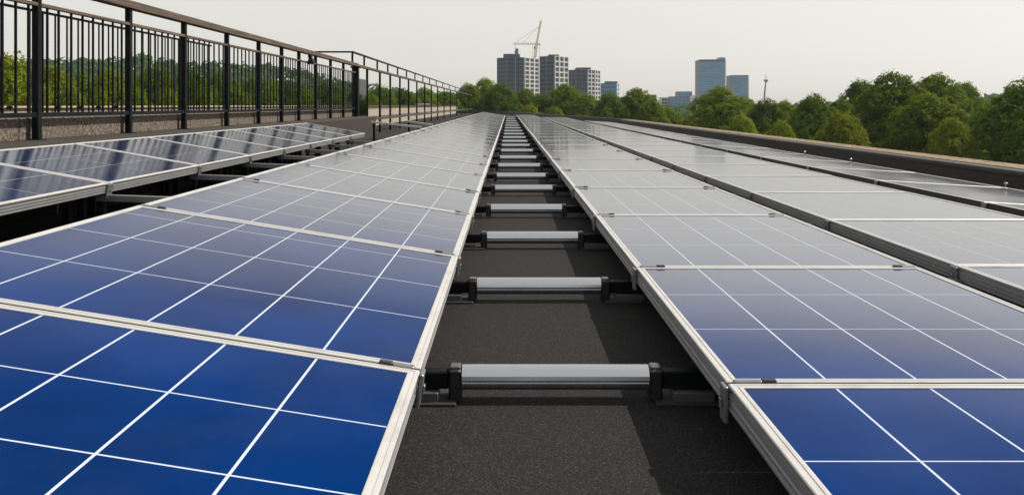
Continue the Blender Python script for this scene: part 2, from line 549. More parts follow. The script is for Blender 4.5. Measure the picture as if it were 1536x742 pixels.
# ------------------------------------------------------------------ second length: open railing with taller upper rail
Y0, Y1 = FENCE_Y1 + .14, .112 * FK
t = empty('open_railing', (FX, 70, 0), 'open black railing of slim posts and timber rail running to the far end', 'railing')
pd = [.0292, .0321, .0349, .038, .0413, .045, .0492, .0534, .0582, .064, .0709, .079, .087, .095, .104, .112]
for d in pd:
    y = d * FK
    mb = MB(); mb.cbox(FX - .04, FX + .04, y - .04, y + .04, .004, hz(1.578), .006)
    loc(mb, t).build('post', M['fence'], t)
mb = MB(); yy = Y0
while yy < Y1:
    y1 = min(yy + 4.0, Y1 + .3)
    mb.cbox(FX - .075, FX + .065, yy + .003, y1 - .003, hz(1.580), hz(1.675), .012)
    yy = y1
loc(mb, t).build('top_rail', M['timber'], t)
mb = MB(); mb.cbox(FX - .12, FX + .12, Y0, Y1, hz(-.66), hz(-.57), .01)
for d in pd: pass
loc(mb, t).build('ledge_beam', M['flashing'], t)
mb = MB(); mb.box(FX - .008, FX + .008, Y0 + .06, pd[0] * FK - .06, hz(-.5), hz(1.1))
gm = Mat('tinted_glass_pane', (.75, .85, .85), .02)
_tr = gm.n('ShaderNodeBsdfTransparent'); _tr.inputs[0].default_value = (.88, .94, .95, 1)
_gl = gm.n('ShaderNodeBsdfGlossy'); _gl.inputs['Roughness'].default_value = .02
_fr = gm.n('ShaderNodeFresnel'); _fr.inputs[0].default_value = 1.2
_mx = gm.n('ShaderNodeMixShader')
gm.t.links.new(_fr.outputs[0], _mx.inputs[0]); gm.t.links.new(_tr.outputs[0], _mx.inputs[1]); gm.t.links.new(_gl.outputs[0], _mx.inputs[2])
gm.t.links.new(_mx.outputs[0], gm.t.nodes['Material Output'].inputs['Surface'])
loc(mb, t).build('glass_pane', gm.m, t)

UY0 = FENCE_Y1
t = empty('upper_guard_rail', (FX - .13, 60, hz(1.6)), 'slim black upper guard rail rising above the timber rail', 'railing')
UX = FX - .11
for d in [.027] + pd:
    y = d * FK
    mb = MB(); mb.cbox(UX - .032, UX + .032, y - .032, y + .032, hz(1.585), hz(2.12), .005)
    loc(mb, t).build('post', M['fence'], t)
mb = MB(); mb.cbox(UX - .04, UX + .04, UY0 - .04, Y1 + .05, hz(2.122), hz(2.19), .008); loc(mb, t).build('top_rail', M['fence'], t)
mb = MB(); mb.cbox(UX - 1.9, UX - .042, UY0 - .038, UY0 + .038, hz(2.124), hz(2.188), .008); loc(mb, t).build('return_rail', M['fence'], t)
mb = MB(); mb.cbox(UX - 1.9, UX - 1.84, UY0 - .03, UY0 + .03, hz(-.03), hz(2.12), .005); loc(mb, t).build('post', M['fence'], t)

t = empty('coping_block', (-8.7 * H, .068 * FK, hz(-.015)), 'pale stone slab lying on top of the tan outer wall', 'slab')
mb = MB(); mb.cbox(-.28, .32, -3.5, 3.5, .002, .14, .02); mb.build('slab', M['concrete'], t)

# ------------------------------------------------------------------ solar panels
def ring(mb_, w, l, prof, T, mi=0):
    """mitred frame profile (inset, z) run round a w x l rectangle; T maps local (x,y,z)"""
    base = len(mb_.v)
    for ins, z in prof:
        for x, y in ((ins, ins), (w - ins, ins), (w - ins, l - ins), (ins, l - ins)):
            mb_.v.append(T(x, y, z))
    for k in range(len(prof) - 1):
        for i in range(4):
            j = (i + 1) % 4
            a, c = base + k * 4, base + (k + 1) * 4
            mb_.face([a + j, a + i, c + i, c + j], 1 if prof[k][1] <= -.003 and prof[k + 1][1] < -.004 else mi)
PROF = [(.036, -.010), (.036, -.001), (.033, 0), (.024, 0), (.0225, -.0025), (.015, -.0025), (.0135, 0), (.003, 0), (0, -.003),
        (0, -.012), (.008, -.013), (.008, -.028), (.001, -.029), (.001, -.040), (.005, -.042), (.005, -.048), (.001, -.050), (.001, -.059), (.006, -.061), (.006, -.068), (0, -.070), (0, -.078), (.032, -.078)]
def panel_proto(name, xl, zl, xr, zr, L, ncol, rows, cellm, linem, lw, knob=False, clamps=True, side='alu_shade_side'):
    """panel whose low side heights are baked in; local origin on the roof under the near edge"""
    xm = (xl + xr) / 2
    dx, dz = xr - xl, zr - zl
    w = math.hypot(dx, dz)
    ca, sa = dx / w, dz / w
    def T(x, y, z): return (xl - xm + ca * x - sa * z, y, zl + sa * x + ca * z)
    g = .0095
    root = empty(name)
    fr = MB(); ring(fr, w, L - 2 * g, PROF, lambda x, y, z: T(x, y + g, z)); fr.build('frame', [M['alu'], M[side]], root)
    # glass sheet, split in cells and lines
    ins = .034
    def cuts(a, c, fr_, lw_):
        out = [(a, None)]
        for f in fr_:
            p = a + (c - a) * f
            out += [(p - lw_ / 2, 1), (p + lw_ / 2, 0)]
        return [o[0] for o in out] + [c]
    xs = cuts(ins, w - ins, [k / ncol for k in range(1, ncol)], lw)
    ys = cuts(ins + g, L - ins - g, rows, lw * .8)
    gl = MB()
    for y in ys:
        for x in xs: gl.v.append(T(x, y, -.004))
    nx = len(xs)
    for j in range(len(ys) - 1):
        for i in range(nx - 1):
            a = j * nx + i
            gl.face([a, a + 1, a + nx + 1, a + nx], 1 if (i % 2 or j % 2) else 0)
    gl.build('cell_sheet', [cellm, linem], root)
    # back sheet so the underside is closed
    bk = MB(); bk.v = [T(ins, ins, -.02), T(w - ins, ins, -.02), T(w - ins, L - ins, -.02), T(ins, L - ins, -.02)]
    bk.face([0, 3, 2, 1]); bk.build('back_sheet', M['black_plastic'], root)
    # clamps bridging to the next panel nearer the viewer
    for cx in ((.02, w - .17) if clamps else ()):
        c = MB()
        left = cx < .5
        def bx_(c_, a0, a1, h_):
            i0 = len(c_.v)
            c_.cbox(cx + a0, cx + a1, -.012, .012, .0005, h_, .002)
            c_.v[i0:] = [T(*p) for p in c_.v[i0:]]
        bx_(c, *((0, .085) if left else (.08, .15)), .007)
        co = c.build('clamp', M['zinc'], root)
        c = MB(); bx_(c, *((.086, .13) if left else (.036, .079)), .010)
        c.build('clamp_tip', M['black_plastic'], co)
    # corner brackets on both long sides
    for sgn, cx in ((-1, 0), (1, w)):
        c = MB()
        i0 = len(c.v)
        if sgn < 0: c.cbox(cx - .016, cx - .002, -.034, .034, -.115, -.006, .003); c.cbox(cx - .024, cx - .016, -.012, .012, -.075, -.045, .003)
        else: c.cbox(cx + .002, cx + .016, -.034, .034, -.115, -.006, .003); c.cbox(cx + .016, cx + .024, -.012, .012, -.075, -.045, .003)
        c.v[i0:] = [T(*p) for p in c.v[i0:]]
        c.build('bracket', M['zinc'], root)
    # legs
    for cx in (.27, w - .27):
        for yy_ in (.10, L - .10):
            p = T(cx, yy_, -.08)
            c = MB(); c.cbox(p[0] - .025, p[0] + .025, yy_ - .025, yy_ + .025, .021, p[2] + .02, .003)
            c.cbox(p[0] - .07, p[0] + .07, yy_ - .07, yy_ + .07, .001, .022, .004)
            c.build('leg', M['fence'], root)
    if knob:
        c = MB(); i0 = len(c.v)
        c.tube([(w - .018, .03, 0), (w - .018, .03, .045)], [.008, .008], 8)
        c.tube([(w - .018, .03, .035), (w - .018, .03, .05), (w - .018, .03, .06)], [.02, .022, .012], 8)
        c.v[i0:] = [T(*p) for p in c.v[i0:]]
        c.build('stud', M['zinc'], root)
    return root

rr = random.Random(12)
def row(name_, X0, Z0, X1, Z1, joints, step, Dend, ncol, rows_generic, special, cellm, linem, lw, where, look, group, knob=False):
    xl, xr = X0 * H, X1 * H
    zl, zr = hz(Z0), hz(Z1)
    js = list(joints)
    while js[-1] + step < Dend: js.append(js[-1] + step)
    base_L = step * FK
    protos = {}
    n = 0
    for k in range(len(js) - 1):
        key = k if k in special else 'g'
        a, c = js[k] * FK, js[k + 1] * FK
        kn = knob is not False and k in knob
        if key not in protos:
            p = panel_proto('solar_panel', xl, zl, xr, zr, (c - a) if key != 'g' else base_L, ncol, special.get(key, rows_generic), cellm, linem, lw, kn, look.startswith('white'), 'flashing' if knob else 'alu_shade_side')
            protos[key] = p
            o = p
        else:
            o = copy_tree(protos[key])
        n += 1
        o.location = ((xl + xr) / 2, a, 0)
        o.scale = (1, 1 if key != 'g' else (c - a) / base_L, 1)
        if k > 2:
            o.rotation_euler = (R(rr.uniform(-.10, .10)), R(rr.uniform(-.22, .22)), 0)
        tag(o, f'{look} solar panel, {ordinal(n)} from the near end, {where}', 'solar panel', group)
    return js

JL1 = [.00078, .00253, .00444, .00611, .00767, .00945, .01117]
JR1 = [.00060, .00241, .00413, .00610, .00815, .01030, .01250]
jl1 = row('l1', -2.46, -.663, -.335, -1.0, JL1, .00175, .066, 6, [.27, .53, .79], {0: [.30, .53, .75], 1: [.30, .60, .89]},
    M['cell'], M['cell_line'], .0076, 'wide tilted row by the tubes', 'white gridded', 'panels of the wide tilted row')
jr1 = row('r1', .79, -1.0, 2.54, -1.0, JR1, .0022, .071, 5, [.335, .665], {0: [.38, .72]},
    M['cell_sun_sheen'], M['cell_line'], .0070, 'flat row by the tubes', 'white gridded', 'panels of the flat row beside the walkway')
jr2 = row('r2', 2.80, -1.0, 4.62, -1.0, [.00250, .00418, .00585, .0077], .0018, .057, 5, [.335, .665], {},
    M['cell_sun_sheen'], M['cell_line_faint'], .007, 'row second from the parapet', 'faintly lined', 'panels of the middle flat row')
jr3 = row('r3', 4.86, -.985, 6.6, -1.09, [.0049, .0068, .0088], .0020, .0445, 5, [.5], {2: [.5], 4: [.5], 5: [.5]},
    M['cell_dark'], M['cell_line_faint'], .006, 'row along the parapet', 'dark glossy', 'panels of the row beside the parapet', (2, 4, 5))
jl0 = row('l0', -5.30, -.46, -3.76, -.73, [.0046, .00628, .00812, .00973, .0112, .0127, .0143, .0159, .0175], .0016, .0176, 3, [.5], {},
    M['cell_dark'], M['cell_line_faint'], .008, 'tilted row beside the balustrade', 'dark glossy', 'panels of the row beside the balustrade')

# ------------------------------------------------------------------ walkway tubes on black feet
ZB = hz(-1.2)
def spacer():
    root = empty('spacer_tube')
    # tube profile (y,z): rounded aluminium extrusion with a groove
    r = .047
    prof = []
    for k in range(20):
        a = 2 * math.pi * k / 20
        y, z = -math.cos(a) * r * .92, math.sin(a) * r

        prof.append((y, z))
    # narrow groove on the viewer's side, slightly below centre
    gy = []
    for k, (y, z) in enumerate(prof):
        gy.append((y, z))
        if k == 19:
            gy += [(-r * .86, -.0155), (-r * .55, -.0150), (-r * .55, -.0075), (-r * .90, -.0065)]
    prof = gy[::-1]
    mb = MB(); mb.extrude_x(prof, -.20 * H, .62 * H); mb.build('tube', M['tube'], root)
    for sgn, xe in ((-1, -.20 * H), (1, .62 * H)):
        mb = MB()
        a, c = (xe - .050, xe - .001) if sgn < 0 else (xe + .001, xe + .050)
        mb.cbox(a, c, -.036, .044, .012 - ZB, .038, .008)
        mb.build('clamp_block', [M['black_plastic']], root)
        mb = MB(); mb.cbox(a + .005, c - .005, -.028, .024, .0382, .047, .003); mb.build('cap', M['cap'], root)
        mb = MB()
        a2, c2 = (xe - .55, xe - .052) if sgn < 0 else (xe + .052, xe + .62)
        mb.cbox(a2, c2, -.028, .030, -.035, .028, .006)
        mb.build('arm', M['fence'], root)
        mb = MB(); a3, c3 = (xe - .28, xe - .02) if sgn < 0 else (xe + .02, xe + .30)
        mb.cbox(a3, c3, -.075, .085, .002 - ZB, .011 - ZB, .003); mb.build('foot_pad', M['rubber'], root)
        mb = MB(); a4, c4 = (xe - .23, xe - .085) if sgn < 0 else (xe + .085, xe + .24)
        mb.cbox(a4, c4, -.055, .02, .0115 - ZB, .045 - ZB, .004); mb.build('ballast_block', M['cap'], root)
    return root
BD = [.00135, .00295, .00444, .00606, .00774, .0096, .0113, .0132, .0152]
BD += [.0175, .0198, .0220, .0246, .0276, .0308, .0347, .039, .044, .050, .057, .065]
pr = None
for i, d in enumerate(BD):
    if i == 0: continue
    if pr is None: pr = o = spacer()
    else: o = copy_tree(pr)
    o.location = (rr.uniform(-.008, .008), d * FK, ZB)
    tag(o, f'silver aluminium tube on black feet between the two panel rows, {ordinal(i)} from the near end', 'tube', 'silver tubes across the walkway')

# struts in the other gaps
def strut(x0, z0, x1, z1):
    root = empty('cross_strut')
    mb = MB()
    mb.bar((x0, 0, z0), (x1, 0, z1), .07, .008)
    mb.bar((x0, -.033, z0 - .024), (x1, -.033, z1 - .024), .006, .04)
    mb.bar((x0, .033, z0 - .024), (x1, .033, z1 - .024), .006, .04)
    mb.build('channel', M['zinc'], root)
    for x, z in ((x0 + .04, z0), (x1 - .04, z1)):
        mb = MB(); mb.cbox(x - .02, x + .02, -.026, .026, -root.location.z + .004, z - .006, .003)
        mb.build('leg', M['fence'], root)
    return root
pr = None
for i, d in enumerate(jr1[1:-1]):
    if pr is None: pr = o = strut(2.54 * H - .25, hz(-1.085), 2.80 * H + .12, hz(-1.085))
    else: o = copy_tree(pr)
    o.location = (0, d * FK + .01, 0)
    tag(o, f'grey cross strut in the gap between the two flat rows, {ordinal(i + 1)} from the near end', 'strut', 'struts between the flat rows')
pr = None
for i, d in enumerate(jl0[1:-1]):
    if pr is None: pr = o = strut(-3.76 * H - .1, hz(-.845), -2.46 * H + .15, hz(-.90))
    else: o = copy_tree(pr)
    o.location = (0, d * FK + .01, 0)
    tag(o, f'grey cross strut in the gap between the two tilted rows, {ordinal(i + 1)} from the near end', 'strut', 'struts between the tilted rows')
for (xa, za, xb, zb_, d, lab) in ((-4.5, -.545, -2.86, -.72, .0218, 'bare pale mounting rail past the end of the dark tilted row'),
                                  (-3.72, -.59, -2.8, -.72, .0245, 'shorter bare mounting rail just beyond the longer one')):
    t = empty('mounting_rail', ((xa + xb) / 2 * H, d * FK, 0), lab, 'rail', 'bare mounting rails')
    mb = MB(); mb.bar((xa * H, d * FK, hz(za)), (xb * H, d * FK, hz(zb_)), .12, .05); loc(mb, t).build('rail', M['alu'], t)
    for f in (.06, .94):
        x = (xa + (xb - xa) * f) * H; z = hz(za + (zb_ - za) * f)
        mb = MB(); mb.cbox(x - .03, x + .03, d * FK - .03, d * FK + .03, .003, z - .02, .004); loc(mb, t).build('leg', M['fence'], t)

# ------------------------------------------------------------------ trees
def crown_mesh(seed, Rm=5.0, Ht=15.0, nblob=44, leaves=40000, leaf=.32, base=.16, top_pow=.75):
    rg = random.Random(seed)
    blobs = []
    for k in range(nblob):
        tt = (k + rg.random()) / nblob
        tt = 1 - (1 - tt) ** 1.25
        z = Ht * (base + (.90 - base) * tt)
        s_ = math.sqrt(max(0.03, 1 - max(0, (tt - .42) / .60) ** 2)) if tt > .42 else .80 + .2 * tt / .42
        env = Rm * s_ * .82
        a = k * 2.399 + rg.uniform(-.5, .5)
        rad = env * (rg.uniform(.62, 1.0))
        rb = Rm * rg.uniform(.22, .40) * (1.0 if tt < .8 else .85)
        blobs.append((Vector((rad * math.cos(a), rad * math.sin(a), z)), rb, rg.uniform(.75, 1.0)))
    blobs.append((Vector((0, 0, Ht * .9)), Rm * .38, .9))
    for q in (.3, .5, .68): blobs.append((Vector((0, 0, Ht * q)), Rm * .55, 1.1))
    tot = sum(b_[1] ** 2 for b_ in blobs)
    verts, faces = [], []
    for c, rb, fl in blobs:
        # small twigs clusters on the blob surface
        nl = int(leaves * rb * rb / tot)
        ncl = max(6, nl // 14)
        for q in range(ncl):
            u = Vector((rg.gauss(0, 1), rg.gauss(0, 1), rg.gauss(0, 1) + .45)).normalized()
            out = Vector((c.x, c.y, (c.z - Ht * .45) * .6))
            if out.length > .1 and u.dot(out.normalized()) < -.35: u = -u
            if u.z < -.55: u.z = abs(u.z)
            cc = c + Vector((u.x, u.y, u.z * fl)) * rb * rg.uniform(.80, 1.03)
            cr = rg.uniform(.28, .55)
            for w in range(14):
                p = cc + Vector((rg.gauss(0, 1), rg.gauss(0, 1), rg.gauss(0, .8))) * cr * .46
                nrm = (u * 1.15 + Vector((rg.gauss(0, .42), rg.gauss(0, .42), rg.gauss(0, .42) + .2))).normalized()
                e1 = nrm.cross(Vector((rg.gauss(0, 1), rg.gauss(0, 1), rg.gauss(0, 1)))).normalized()
                e2 = nrm.cross(e1)
                s1 = leaf * rg.uniform(.55, 1.15); s2 = s1 * rg.uniform(.45, .8)
                b_ = len(verts)
                verts += [tuple(p - e1 * s1 * .5), tuple(p + e2 * s2 * .5 + nrm * .02), tuple(p + e1 * s1 * .5), tuple(p - e2 * s2 * .5 + nrm * .02)]
                faces.append([b_, b_ + 1, b_ + 2, b_ + 3])
    return verts, faces, blobs
def tree_proto(seed, mat, **kw):
    verts, faces, blobs = crown_mesh(seed, **kw)
    root = empty('leafy_tree')
    me = MB(); me.v = verts; me.f = faces; me.mi = [0] * len(faces)
    me.build('crown', mat, root)
    rg = random.Random(seed + 99)
    Ht = kw.get('Ht', 15.0)
    mb = MB()
    mb.tube([(0, 0, 0), (.05, 0, Ht * .12), (.1, .08, Ht * .32), (0, .1, Ht * .6), (.05, 0, Ht * .85)], [.42, .32, .27, .16, .05], 9)
    for c, rb, fl in rg.sample(blobs[:-4], 9):
        z0 = max(Ht * .15, c.z * .62)
        s0 = Vector((.07, .06, z0))
        md = s0.lerp(c, .55) + Vector((0, 0, .3))
        mb.tube([tuple(s0), tuple(md), tuple(c)], [.14, .08, .03], 6)
    mb.build('trunk', M['bark'], root, True)
    return root
SPEC = [(1, 'leaf', dict()), (2, 'leaf', dict(Rm=5.4, nblob=50)), (3, 'leaf_dark', dict(Rm=4.8)), (4, 'leaf_bright', dict(nblob=40)),
        (5, 'leaf_dark', dict(Rm=5.2, nblob=48)), (6, 'leaf_bright', dict(Rm=5.6, nblob=36, base=.10))]
PROTO = {}
def place_tree(kind, px, top, depth, rpx, label, group='trees beyond the roof'):
    """a tree of true size standing on the park ground at the given distance"""
    x = (px - 763) / 1200 * depth
    ztop = EYE + (158 - top) / 1200 * depth
    rad = rpx / 1200 * depth
    if kind not in PROTO:
        PROTO[kind] = o = tree_proto(SPEC[kind][0], M[SPEC[kind][1]], **SPEC[kind][2])
    else: o = copy_tree(PROTO[kind])
    Rm = SPEC[kind][2].get('Rm', 5.0)
    s = rad / (Rm * 1.08)
    o.location = (x, depth, GZ)
    o.scale = (s, s, (ztop - GZ) / 15.3)
    o.rotation_euler = (0, 0, rr.uniform(0, 6.28))
    tag(o, label, 'tree', group)
TREES = [
    # kind, px, top, depth, radius px, label
    (4, 1548, 116, 70, 104, 'huge dark green tree cut by the picture edge beyond the brown coping'),
    (0, 1340, 108, 88, 81, 'tallest rounded tree in the clump beyond the parapet'),
    (1, 1408, 112, 98, 68, 'broad mid green tree just behind the tallest rounded tree'),
    (0, 1392, 140, 78, 81, 'wide green tree in front of the tallest rounded tree'),
    (3, 1428, 176, 70, 45, 'low yellow green tree closest to the parapet coping'),
    (2, 1290, 118, 112, 43, 'small dark tree peeping out behind the tallest rounded tree'),
    (2, 1448, 122, 125, 45, 'dark hazy tree behind the clump beside the gap of sky'),
    (4, 1222, 141, 92, 56, 'dark green tree between the mast and the tall clump'),
    (3, 1262, 168, 80, 54, 'yellow green bushy tree below the tall clump near the coping'),
    (1, 1262, 150, 100, 47, 'mid green tree joining the dark tree and the tall clump'),
    (4, 1150, 148, 102, 50, 'dark green tree directly beneath the slim mast'),
    (1, 1178, 152, 108, 43, 'mid green tree just past the slim mast'),
    (3, 1172, 180, 84, 34, 'low bright bushy tree just above the parapet start'),
    (0, 1080, 129, 112, 63, 'round topped tree hiding the foot of the tallest glass tower'),
    (0, 1118, 146, 118, 43, 'green tree in front of the shorter glass tower'),
    (3, 1112, 172, 92, 38, 'bright yellow green tree low before the round topped tree'),
    (1, 1002, 162, 135, 43, 'low green tree in front of the low office block'),
    (0, 1040, 170, 128, 34, 'low tree between the low office block and the round topped tree'),
    (0, 955, 132, 140, 52, 'tall green tree standing before the empty sky between the towers'),
    (4, 915, 138, 138, 38, 'dark pointed tree in front of the small glass block'),
    (1, 975, 150, 128, 38, 'mid green tree on the sloping shoulder of the tree line'),
    (0, 880, 140, 145, 41, 'green tree below the wide round tower'),
    (1, 846, 127, 150, 50, 'full green tree covering the foot of the middle tower'),
    (2, 812, 140, 148, 41, 'dark tree under the crane tower corner'),
    (0, 788, 133, 152, 41, 'green tree in front of the crane tower base'),
    (4, 752, 124, 150, 45, 'dark green tree against the side of the crane tower'),
    (0, 728, 117, 158, 43, 'green tree rising beside the end of the open railing'),
    (5, 796, 157, 128, 31, 'small bright yellow bush tree just past the roof end'),
    (3, 832, 160, 132, 27, 'small bright tree low beside the yellow bush tree'),
    (1, 700, 126, 150, 38, 'mid green tree seen through the far end of the railing'),
    (2, 668, 136, 150, 38, 'dark tree behind the open railing near its far end'),
    (0, 636, 131, 145, 38, 'green tree behind the middle of the open railing'),
    (4, 605, 133, 140, 41, 'dark green tree behind the open railing'),
    (2, 572, 128, 135, 41, 'darkest tree behind the first bays of the open railing'),
    (4, 540, 130, 130, 43, 'dark green tree directly behind the thick column'),
    (2, 492, 122, 125, 50, 'dark tree behind the last barred bays'),
    (4, 440, 118, 118, 52, 'dark green tree behind the narrowest barred bays'),
    (2, 385, 114, 115, 57, 'shadowy tree behind the middle of the barred balustrade'),
    (1, 335, 110, 108, 57, 'mid green tree behind the middle barred bays'),
    (4, 285, 106, 104, 60, 'dark green tree behind the fourth visible post'),
    (1, 235, 101, 96, 60, 'green tree behind the third visible bay'),
    (5, 168, 103, 84, 55, 'yellow green tree behind the second visible bay'),
    (4, 122, 108, 92, 55, 'dark tree between two yellow green trees behind the bars'),
    (3, 78, 98, 76, 57, 'bright tree just behind the biggest near post'),
    (5, 20, 82, 68, 77, 'tallest yellow green tree at the picture edge behind the bars'),
    (5, -20, 128, 62, 46, 'low bright bushy tree at the picture edge close behind the outer wall'),
    (3, 52, 132, 64, 40, 'low yellow green bushy tree between the two first near posts'),
    (0, 104, 130, 66, 40, 'low green bushy tree just past the biggest near post'),
    (3, 150, 134, 68, 38, 'low yellow green bushy tree in the middle of the second bay'),
    (0, 205, 130, 72, 40, 'low green bushy tree behind the second visible post'),
    (3, 255, 134, 76, 36, 'low yellow green bushy tree behind the third bay'),
    (0, 305, 132, 80, 38, 'low green bushy tree behind the fourth bay'),
    (1, 355, 134, 86, 38, 'low green bushy tree behind the fifth bay'),
    (0, 405, 136, 92, 36, 'low green bushy tree behind the sixth bay'),
    (1, 455, 138, 98, 36, 'low green bushy tree behind the last narrow barred bays'),
    (0, 505, 140, 104, 34, 'low green bushy tree just before the thick column'),
    (1, 560, 143, 122, 32, 'low green bushy tree behind the first open railing bays'),
    (0, 622, 144, 135, 30, 'low green bushy tree behind the middle of the open railing'),
    (1, 682, 146, 146, 28, 'low green bushy tree behind the far end of the open railing'),
    (4, 1500, 150, 112, 60, 'dark tree filling the gap behind the huge picture edge tree'),
    (0, 1575, 150, 98, 70, 'mid green tree hidden mostly behind the huge picture edge tree'),
    (1, 1330, 150, 125, 60, 'rounded tree low behind the middle of the tall clump'),
    (2, 1200, 160, 125, 44, 'dark tree filling the dip right of the slim mast'),
    (0, 1060, 158, 140, 40, 'green tree low on the far side of the round topped tree'),
    (4, 310, 118, 125, 50, 'dark tree in the second line behind the fourth visible post'),
    (0, 200, 118, 118, 50, 'green tree in the second line behind the second bay'),
    (1, 410, 124, 130, 48, 'green tree in the second line behind the middle bays'),
    (3, -45, 88, 74, 60, 'yellow green tree mostly cut off by the picture edge'),
]
for a in TREES: place_tree(*a)

# far wooded ridge: hill and its wood
def ridge_h(x):
    # height above the park ground along the ridge (x at 520 m depth)
    px = 763 + x * 1200 / 520
    pts = [(-500, 84), (-100, 92), (60, 90), (150, 88), (215, 83), (270, 92), (330, 95), (430, 98), (520, 122), (620, 138), (760, 142), (900, 150), (960, 168), (1140, 168), (1200, 152), (1440, 150), (1475, 141), (1600, 146), (2200, 150)]
    for (a, ya), (c, yc) in zip(pts, pts[1:]):
        if a <= px <= c:
            y = ya + (yc - ya) * (px - a) / (c - a)
            return (158 - y) / 1200 * 520 + EYE - GZ
    return 10
mb = MB(); nx = 90
for i in range(nx + 1):
    x = -560 + 1200 * i / nx
    hh = max(4, ridge_h(x) - 9)
    for (y, f) in ((360, 0), (430, .6), (520, 1), (640, .9), (800, 0)):
        mb.v.append((x, y + 15 * math.sin(i * .7), GZ - .5 + hh * f))
for i in range(nx):
    for j in range(4):
        a = i * 5 + j
        mb.face([a, a + 5, a + 6, a + 1])
structure(mb.build('hills', M['ground'], None, True))
rg = random.Random(31)
mb = MB()
for k in range(3600):
    x = rg.uniform(-560, 640)
    f = rg.random()
    y = 375 + 150 * f
    hh = max(4, ridge_h(x) - 9)
    zb_ = GZ + hh * min(1, (f * 1.08)) - 1
    cr = rg.uniform(4.0, 6.8)
    cz = zb_ + cr * .75
    for q in range(44):
        u = Vector((rg.gauss(0, 1), rg.gauss(0, 1), abs(rg.gauss(0, 1)))).normalized()
        p = Vector((x, y, cz)) + u * cr * rg.uniform(.8, 1.05)
        nrm = (u + Vector((rg.gauss(0, .4), rg.gauss(0, .4), rg.gauss(0, .4)))).normalized()
        e1 = nrm.cross(Vector((rg.gauss(0, 1), rg.gauss(0, 1), rg.gauss(0, 1)))).normalized(); e2 = nrm.cross(e1)
        s1 = rg.uniform(.9, 1.9)
        b = len(mb.v)
        mb.v += [tuple(p - e1 * s1), tuple(p + e2 * s1 * .7), tuple(p + e1 * s1), tuple(p - e2 * s1 * .7)]
        mb.face([b, b + 1, b + 2, b + 3])
tag(mb.build('distant_wood', M['leaf_far']), 'dark bluish wood covering the far low ridge', 'wood', None, 'stuff')

# ------------------------------------------------------------------ buildings
def facade(root, p0, p1, z0, z1, nf, nc, style, winm, framem, proud=.35, mull=.22):
    """windows (each its own part) plus one frame mesh on the wall from p0 to p1 (seen with p0 on the viewer's left)"""
    p0, p1 = Vector((*p0, 0)), Vector((*p1, 0))
    d = (p1 - p0); L = d.length; d.normalize()
    nrm = Vector((d.y, -d.x, 0))
    Tm = Matrix(((d.x, nrm.x, 0, p0.x), (d.y, nrm.y, 0, p0.y), (0, 0, 1, 0), (0, 0, 0, 1)))
    fh = (z1 - z0) / nf
    cw = L / nc
    fr = MB()
    pw = cw * mull
    rib = fr if style != 'band' or nc == 1 else MB()
    for c in range(nc + 1):
        a = c * cw - pw / 2; e = c * cw + pw / 2
        if c == 0: a = 0.02
        if c == nc: e = L - .02
        rib.box(a, e, .01, proud, z0, z1, 0, Tm)
    sp = fh * (.27 if style == 'grid' else .28 if style == 'band' else .15)
    for f in range(nf + 1):
        a = z0 + f * fh - sp / 2; e = a + sp
        if f == 0: a = z0 + .01
        if f == nf: e = z1 - .01
        for c in range(nc):
            fr.box(c * cw + pw / 2 - .06, (c + 1) * cw - pw / 2 + .06, .012, proud * (.8 if style == 'grid' else .55), a, e, 0, Tm)
    fr.build('facade_frame' if style == 'grid' else 'spandrel_band', framem if style != 'band' or framem is not M['facade_grey'] else M['facade_band'], root)
    if rib is not fr: rib.build('rib', framem, root)
    for f in range(nf):
        for c in range(nc):
            w = MB(); w.box(c * cw + pw / 2 + .004, (c + 1) * cw - pw / 2 - .004, .008, .10, z0 + f * fh + sp / 2 + .003, z0 + (f + 1) * fh - sp / 2 - .003, 0, Tm)
            w.build('window', winm, root)
def bpos(px, depth): return (px - 763) / 1200 * depth
def btop(py, depth): return EYE + (158 - py) / 1200 * depth - GZ       # height above park ground
def building(px, depth, label):
    return empty('tower_block', (bpos(px, depth), depth, GZ), label, 'building')

# crane tower
D = 600
t = building(777, D, 'dark glazed tower with pale ribs carrying the construction crane')
k = D / 1200.0
Ht = btop(87, D)
A = [(-31 * k, 2), (-17 * k, -5), (9 * k, -6), (32 * k, 14), (20 * k, 34), (-26 * k, 34)]
mb = MB(); mb.prism(A, 0, Ht); mb.build('wall', M['facade_blue'], t)
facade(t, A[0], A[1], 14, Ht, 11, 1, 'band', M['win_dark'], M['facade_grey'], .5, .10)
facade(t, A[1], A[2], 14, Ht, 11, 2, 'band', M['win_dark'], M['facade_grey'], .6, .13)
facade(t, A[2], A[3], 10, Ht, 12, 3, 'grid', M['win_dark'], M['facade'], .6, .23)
mb = MB(); mb.cbox(-22 * k, 3 * k, 3, 20, Ht + .01, Ht + 3.2, .3); mb.build('roof_plant', M['roof_blue'], t)
mb = MB(); mb.cbox(-4 * k, 1 * k, 5, 9, Ht + 3.21, Ht + 7.5, .4); mb.build('roof_plant', M['facade_grey'], t)
